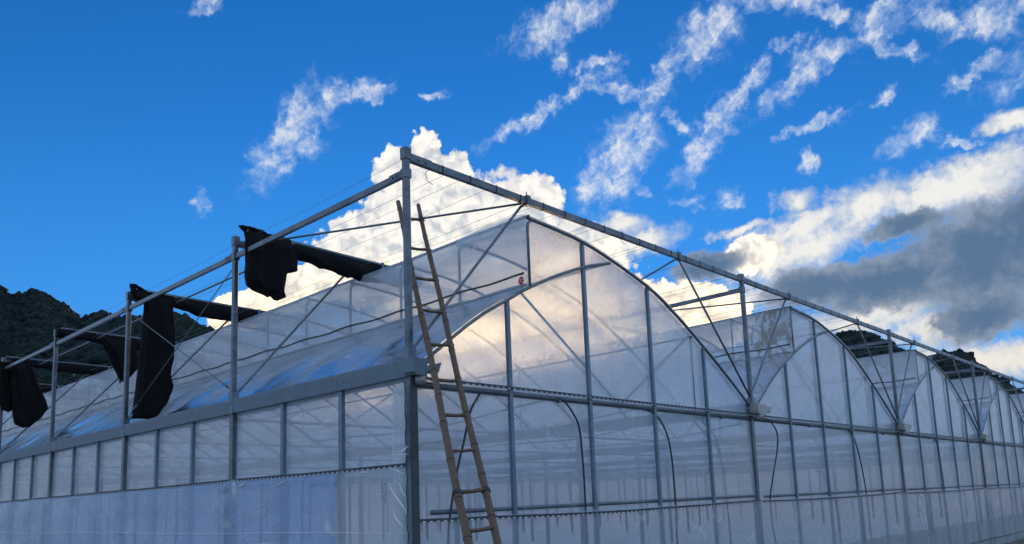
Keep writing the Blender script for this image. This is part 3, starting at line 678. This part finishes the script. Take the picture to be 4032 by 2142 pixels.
# ------------------------------------------------------------------ bunched black shade curtains
def curtain(idx, label, y, bar_x, hangs, strip):
    root = tag(empty('shade_curtain', (0, y, 5.6)), label, 'shade cloth', 'black shade curtains bunched on the shade frame')
    o = root.location
    L = lambda p: (p[0]-o.x, p[1]-o.y, p[2]-o.z)
    x0, x1, yt = bar_x
    m = MB().bar(L((x0, y, 5.625)), L((x1, y+yt, 5.61)), 0.035, 0.03); m.build('drive_bar', M_GALV, root)
    for bx in (0.7, 2.4):
        if bx < x1: MB().box(bx-0.02-o.x, bx+0.02-o.x, -0.045, -0.02, -0.10, 0.01).build('bar_bracket', M_GALV, root)
    # folded strip hanging below the bar
    xa, xb, dep, sg = strip
    P = []
    N = 40
    for t in np.linspace(0, 1, N):
        x = xa+(xb-xa)*t; yy = y+yt*((x-x0)/(x1-x0))
        dd = dep*(0.78+0.30*fbm(x*1.6, idx*3.1)+sg*math.sin(math.pi*t)**2)
        sec = []
        for a in np.linspace(0, 2*math.pi, 13):
            r = 0.5
            sec.append(L((x+0.01*fbm(x*5, a), yy+0.085*math.sin(a)*(1+0.25*math.sin(3*a+x*7)), 5.61-dd*(0.5-0.5*math.cos(a))+0.0)))
        P.append(sec)
    mm = MB().grid(P); n0 = len(P); q = 13
    mm.f += [tuple(range(q-1)), tuple((n0-1)*q+k for k in range(q-1))]; mm.sm += [False, False]
    mm.build('bunched_strip', M_CLOTH, root)
    # hanging lengths
    for (yo, th, prof, seed, nf) in hangs:
        P = []; zs = [p[0] for p in prof]
        rows = 34
        for r in range(rows):
            z = zs[0]+(zs[-1]-zs[0])*r/(rows-1)
            for a, b in zip(prof, prof[1:]):
                if a[0] >= z >= b[0]:
                    f = (a[0]-z)/max(1e-6, a[0]-b[0]); f = f*f*(3-2*f)*0.5+f*0.5
                    l = a[1]+(b[1]-a[1])*f; rr = a[2]+(b[2]-a[2])*f; break
            c = (l+rr)/2; hw = max(0.012, (rr-l)/2); sec = []
            tt = th*(0.55+0.45*min(1, r/6)); n = 56
            for k in range(n):
                a = 2*math.pi*k/n
                fold = 0.30*math.sin(nf*a+seed+0.8*fbm(z*0.9, seed))+0.22*math.sin((nf*2+1)*a-seed*2+z*1.5)
                ex = math.copysign(abs(math.cos(a))**0.75, math.cos(a)); ey = math.copysign(abs(math.sin(a))**0.8, math.sin(a))
                sec.append(L((c+hw*ex*(1+0.03*fold)+0.012*fbm(a*2, z*4, seed), y+yo+tt*ey*(1+0.55*fold)+0.03*fbm(z*1.5, a*1.2, seed+3), z+(0.02*math.sin(a*3+seed)+0.05*fbm(a*1.5, seed) if r == rows-1 else 0))))
            P.append(sec+[sec[0]])
        mm = MB().grid(P); q = 57
        mm.f += [tuple(range(q-1)), tuple((rows-1)*q+k for k in range(q-1))]; mm.sm += [False, False]
        mm.build('hanging_cloth', M_CLOTH, root)
curtain(1, 'short black shade cloth bundle with square ragged end, on the frame nearest the ladder', 3.62, (-0.02, 3.3, 0.1),
        [(0.0, 0.13, [(5.63,-0.02,0.70),(5.45,-0.05,0.78),(5.30,-0.045,0.80),(5.16,-0.035,0.79),(5.10,-0.03,0.62),(4.98,-0.03,0.60),(4.84,0.0,0.585),(4.78,0.10,0.58),(4.72,0.34,0.575)], 1.0, 5),
         (0.05, 0.09, [(5.70,-0.12,0.25),(5.62,-0.02,0.35),(5.5,0.0,0.5)], 2.2, 4)], (0.3, 3.3, 0.33, 0.25))
curtain(2, 'longest black shade cloth hanging almost down to the gutter in narrow folds', 7.70, (-0.02, 3.2, 0.1),
        [(0.0, 0.14, [(5.58,0.16,0.66),(5.3,0.15,0.67),(4.8,0.13,0.72),(4.45,0.10,0.70),(4.1,0.08,0.64),(3.9,0.06,0.70),(3.62,0.04,0.62),(3.42,0.03,0.48),(3.29,0.02,0.40)], 3.0, 6),
         (0.04, 0.08, [(5.72,-0.10,0.02),(5.6,-0.08,0.25),(5.45,-0.02,0.30)], 5.0, 3)], (0.0, 3.2, 0.30, 0.25))
curtain(3, 'black shade cloth hanging as a tapering pouch between two roof posts', 11.70, (0.0, 3.2, 0.1),
        [(0.0, 0.14, [(5.55,0.62,1.50),(5.35,0.85,1.55),(5.1,1.0,1.60),(4.9,1.08,1.60),(4.72,1.18,1.48),(4.58,1.26,1.36)], 4.4, 5)], (-0.1, 3.2, 0.26, 0.3))
curtain(4, 'wide black shade cloth flaring into a bell shape at the far left', 15.75, (0.0, 3.2, 0.1),
        [(0.0, 0.16, [(5.55,0.10,0.50),(5.2,0.12,0.66),(4.8,0.14,0.82),(4.4,0.17,0.98),(4.15,0.20,0.85),(3.95,0.24,0.66),(3.88,0.42,0.56)], 6.1, 6),
         (0.15, 0.10, [(5.50,-0.25,0.12),(5.0,-0.22,0.16),(4.6,-0.16,0.20),(4.3,0.0,0.22)], 7.7, 4)], (0.1, 3.2, 0.28, 0.3))
curtain(5, 'black shade cloth farthest away, cut by the left edge of the view', 19.80, (-0.3, 3.2, 0.1),
        [(0.0, 0.15, [(5.5,-0.2,0.62),(5.1,-0.2,0.62),(4.8,-0.1,0.5),(4.55,0.0,0.3)], 8.8, 5)], (-0.3, 3.2, 0.28, 0.3))

# ------------------------------------------------------------------ bamboo ladder
P0 = Vector((-0.70,-1.6,1.235)); P1 = Vector((0.79,1.15,5.55)); Q0 = Vector((-0.325,-1.6,1.21)); Q1 = Vector((1.142,1.15,5.59))
RUNGS = [0.932, 0.806, 0.696, 0.588, 0.48, 0.378, 0.286, 0.197, 0.105, 0.026]
def ext(a, b, z): return a+(b-a)*((z-a.z)/(b.z-a.z))
A0, A1 = ext(P0, P1, GZ), P1; B0, B1 = ext(Q0, Q1, GZ), Q1
LD = tag(empty('bamboo_ladder', (A0+B0)/2), 'tall brown bamboo ladder with worn round rungs leaning at the greenhouse corner', 'ladder')
def bamboo(a, b, r0, r1, name, seed, bow):
    rng = random.Random(seed); o = LD.location; d = b-a; L = d.length
    z = 0.0; nodes = [0.0]
    while z < L-0.45: z += rng.uniform(0.36, 0.50); nodes.append(z)
    pts = []; rs = []
    side = d.cross(Vector((0,1,0))).normalized()
    f = lambda t: a+d*t+side*(bow*math.sin(math.pi*t)+0.010*math.sin(t*17+seed))-o
    st = [0.0]
    for k in nodes[1:]: st += [k-0.05, k-0.012, k, k+0.012, k+0.05]
    st += [L-0.02, L]
    for q_ in sorted(st):
        t = min(1, q_/L); r = r0+(r1-r0)*t
        nd = min(abs(q_-k) for k in nodes[1:])
        rs.append(r*(1.10 if nd < 0.004 else 1.03 if nd < 0.015 else 0.98) if q_ < L-0.001 else r*0.8); pts.append(f(t))
    rail = MB().tube(pts, rs, 12).build(name, M_BAM, LD)
    for k in nodes[1:]:
        t = k/L; r = (r0+(r1-r0)*t)*1.10; u = d.normalized()
        MB().tube([f(t)-u*0.006, f(t), f(t)+u*0.006], [r*0.99, r*1.03, r*0.99], 12).build('node_ring', M_NODE, rail)
    return f
fl = bamboo(A0, A1, 0.043, 0.030, 'rail', 1, -0.012); fr_ = bamboo(B0, B1, 0.041, 0.028, 'rail', 5, 0.012)
rng = random.Random(11)
tlen = (P0-A0).length/(A1-A0).length
for i, tr_ in enumerate(RUNGS):
    t = tlen+(1-tlen)*tr_
    a, b = fl(t), fr_(t); e = (b-a).normalized()
    j = Vector((0,0,rng.uniform(-0.012,0.012)))
    r = rng.uniform(0.016, 0.020)
    MB().tube([a-e*0.02, a+e*0.1+j*0.4, (a+b)/2+j*0.6-Vector((0,0,0.004)), b-e*0.06+j, b+e*0.035+j], [r, r*1.05, r*0.95, r*1.05, r*1.1], 10).build('rung', M_BAM, LD)
t = tlen
for tt in (0.3, 0.08):
    t_ = tlen*tt; a, b = fl(t_), fr_(t_); MB().tube([a, b], 0.018, 10).build('rung', M_BAM, LD)
for tr_, fn, rr in ((RUNGS[0], fr_, 0.034), (RUNGS[8], fl, 0.046), (RUNGS[8], fr_, 0.044)):
    t = tlen+(1-tlen)*tr_; c = fn(t); u = (A1-A0).normalized(); x = u.cross(Vector((0,1,0))).normalized(); y = u.cross(x)
    pts = [c+u*(0.02*(k/40-0.5)*2)+x*rr*math.cos(k*0.8)+y*rr*math.sin(k*0.8) for k in range(41)]
    pts += [pts[-1]+Vector((0.03,-0.02,-0.02)), pts[-1]+Vector((0.06,-0.03,-0.06))]
    MB().tube(pts, 0.0045, 5).build('wire_tie', M_DARKM, LD)

# ------------------------------------------------------------------ hoses hanging on the front wall
hd = [
 ('black hose slanting down behind the bamboo ladder', [(1.25,0.16,2.9),(1.15,0.15,2.8),(1.01,0.13,2.62),(0.90,0.12,2.3),(0.79,0.12,2.0),(0.65,0.12,1.47),(0.61,0.12,1.14),(0.60,0.12,0.3)], None),
 ('black hose arching off the header pipe in the pane right of the ladder', [(2.61,0.15,2.93),(2.81,0.14,2.88),(2.98,0.13,2.72),(3.08,0.12,2.53),(3.12,0.12,2.1),(3.13,0.12,1.75),(3.13,0.12,1.41),(3.13,0.12,0.98),(3.13,0.12,0.1)], (2.0,5.0)),
 ('dark hose curving down in the middle of the nearest front wall span', [(4.63,0.16,2.91),(5.04,0.14,2.81),(5.28,0.12,2.54),(5.38,0.12,2.17),(5.40,0.12,1.8),(5.40,0.12,1.42),(5.37,0.12,0.83),(5.37,0.12,0.1)], (4.2,5.0)),
 ('greyish hose hanging straight down just left of the first valley post', [(6.2,0.24,2.90),(6.5,0.22,2.83),(6.9,0.20,2.58),(7.03,0.2,2.3),(7.13,0.2,1.88),(7.21,0.2,1.06),(7.22,0.2,0.1)], (6.0,5.0)),
 ('black hose bowing leftward just right of the first valley post', [(8.75,0.14,2.94),(8.96,0.13,2.90),(9.16,0.12,2.76),(9.22,0.12,2.6),(9.15,0.12,2.35),(9.01,0.12,2.10),(8.82,0.12,1.75),(8.69,0.12,1.47),(8.68,0.12,1.0),(8.78,0.12,0.6),(8.9,0.12,0.1)], (8.4,5.0)),
 ('dark hose hanging between the third and fourth studs of the second span', [(12.9,0.15,2.9),(13.2,0.14,2.75),(13.36,0.12,2.4),(13.5,0.12,2.0),(13.6,0.12,1.5),(13.62,0.12,0.8),(13.62,0.12,0.1)], (12.6,5.0)),
 ('faint hose drooping diagonally in the second span middle', [(10.3,0.5,2.8),(10.8,0.45,2.6),(11.5,0.4,2.2),(12.0,0.35,1.7),(12.2,0.3,1.3),(12.3,0.3,0.5),(12.3,0.3,0.1)], None),
 ('thin dark hose hanging upright in the third span', [(19.5,0.15,2.9),(19.65,0.13,2.6),(19.72,0.12,2.0),(19.75,0.12,1.4),(19.75,0.12,0.2)], None),
]
for lab, pts, inner in hd:
    c = [Vector(p) for p in pts]; sm = []
    for i in range(len(c)-1):
        p = [c[max(i-1,0)], c[i], c[i+1], c[min(i+2,len(c)-1)]]
        for k in range(6):
            f = k/6; sm.append(0.5*((2*p[1])+(-p[0]+p[2])*f+(2*p[0]-5*p[1]+4*p[2]-p[3])*f*f+(-p[0]+3*p[1]-3*p[2]+p[3])*f**3))
    sm.append(c[-1])
    sm = [Vector((p.x-(p.x+5.46)/6.8*0.135, p.y-0.135, p.z)) for p in sm]
    if inner:
        e = c[0]; far = Vector((inner[0], inner[1], 2.72))
        sm = [far+(e-far)*t+Vector((0,0,-0.10*math.sin(math.pi*t)+0.02*math.sin(t*9))) for t in np.linspace(0, 0.97, 16)]+sm
    base = Vector((c[-1].x, c[-1].y, c[-1].z))
    o = MB().tube([p-base for p in sm], 0.014, 8).build('hose', M_HOSE, None, base)
    tag(o, lab, 'hose', 'hoses hanging on the front wall')

# ------------------------------------------------------------------ hills
def hill(name, ridge, dist, depth, seed, crowns, rocky=0.0):
    az_ = np.array([r[0] for r in ridge]); el_ = np.array([r[1] for r in ridge])
    A = np.arange(az_[0], az_[-1], 0.16 if dist > 600 else 0.20); H = np.interp(A, az_, el_)
    S = np.linspace(0, 1, 40); Pm = []
    for a, h in zip(A, H):
        top = math.tan(R(h))*dist+CAM_LOC.z; row = []
        edge = min(1.0, (a-az_[0])/1.5+0.15, (az_[-1]-a)/1.5+0.15)
        for q_ in S:
            d = dist-depth+q_*depth*1.6
            u = d-(dist-depth)
            if q_ < 0.625:
                t = q_/0.625; z = top*(t**0.85)
            else:
                t = (q_-0.625)/0.375; z = top*(1-0.75*t*t)
            x = CAM_LOC.x+math.sin(R(a))*d; y = CAM_LOC.y+math.cos(R(a))*d
            b = math.sin(math.pi*min(1, q_/0.625))
            z += b*(8*fbm(x*0.012+seed, y*0.012)+3.0*fbm(x*0.05, y*0.05+seed))*min(1, top/60)
            z = (z-2.6) if q_ > 0 else GZ-2
            row.append((x, y, z))
        Pm.append(row)
    o = MB().grid(Pm).build(name, M_HILL); o['kind'] = 'structure'
    # crowns, one mesh
    arr = np.array(Pm); rs = np.random.RandomState(seed)
    ico = [(0,0,1)]+[(0.894*math.cos(k*1.2566),0.894*math.sin(k*1.2566),0.447) for k in range(5)]+[(0.894*math.cos(k*1.2566+0.628),0.894*math.sin(k*1.2566+0.628),-0.447) for k in range(5)]+[(0,0,-1)]
    icf = [(0,1+k,1+(k+1)%5) for k in range(5)]+[(1+k,6+k,1+(k+1)%5) for k in range(5)]+[(1+(k+1)%5,6+k,6+(k+1)%5) for k in range(5)]+[(11,6+(k+1)%5,6+k) for k in range(5)]
    ico = np.array(ico); icf = np.array(icf)
    na, nsx = arr.shape[:2]
    ia = rs.uniform(0, na-1.001, crowns); isx = np.minimum(0.70, rs.uniform(0.0, 0.72, crowns))*(nsx-1)
    i0 = ia.astype(int); j0 = isx.astype(int); fa = (ia-i0)[:,None]; fs = (isx-j0)[:,None]
    p = arr[i0,j0]*(1-fa)*(1-fs)+arr[i0+1,j0]*fa*(1-fs)+arr[i0,j0+1]*(1-fa)*fs+arr[i0+1,j0+1]*fa*fs
    keep = np.array([noise.fractal(Vector((q_[0]*0.02, q_[1]*0.02, q_[2]*0.03+seed)), 1.0, 2.0, 4) < 0.42-rocky for q_ in p]); p = p[keep]
    rad = rs.gamma(4, 0.24, len(p))*(dist/480.0)**0.6+0.45
    V = ico[None]*(1+rs.uniform(-0.28, 0.28, (len(p), 12, 1)))*np.stack([rad, rad, rad*rs.uniform(0.75,1.2,len(p))], -1)[:,None,:]+p[:,None,:]+np.array([0,0,0.5])*rad[:,None,None]
    F = (icf[None]+12*np.arange(len(p))[:,None,None]).reshape(-1,3); V = V.reshape(-1,3)
    me = bpy.data.meshes.new('forest'); me.vertices.add(len(V)); me.vertices.foreach_set('co', V.ravel().astype(np.float32))
    me.loops.add(len(F)*3); me.loops.foreach_set('vertex_index', F.ravel().astype(np.int32))
    me.polygons.add(len(F)); me.polygons.foreach_set('loop_start', np.arange(0, len(F)*3, 3, dtype=np.int32)); me.polygons.foreach_set('loop_total', np.full(len(F), 3, np.int32))
    me.update(calc_edges=True); me.materials.append(M_LEAF)
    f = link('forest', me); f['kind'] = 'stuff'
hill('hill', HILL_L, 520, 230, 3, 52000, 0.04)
hill('hill', HILL_M, 900, 260, 9, 8000)
hill('hill', HILL_A, 640, 160, 5, 9000)
hill('hill', HILL_B, 760, 170, 7, 12000, 0.08)
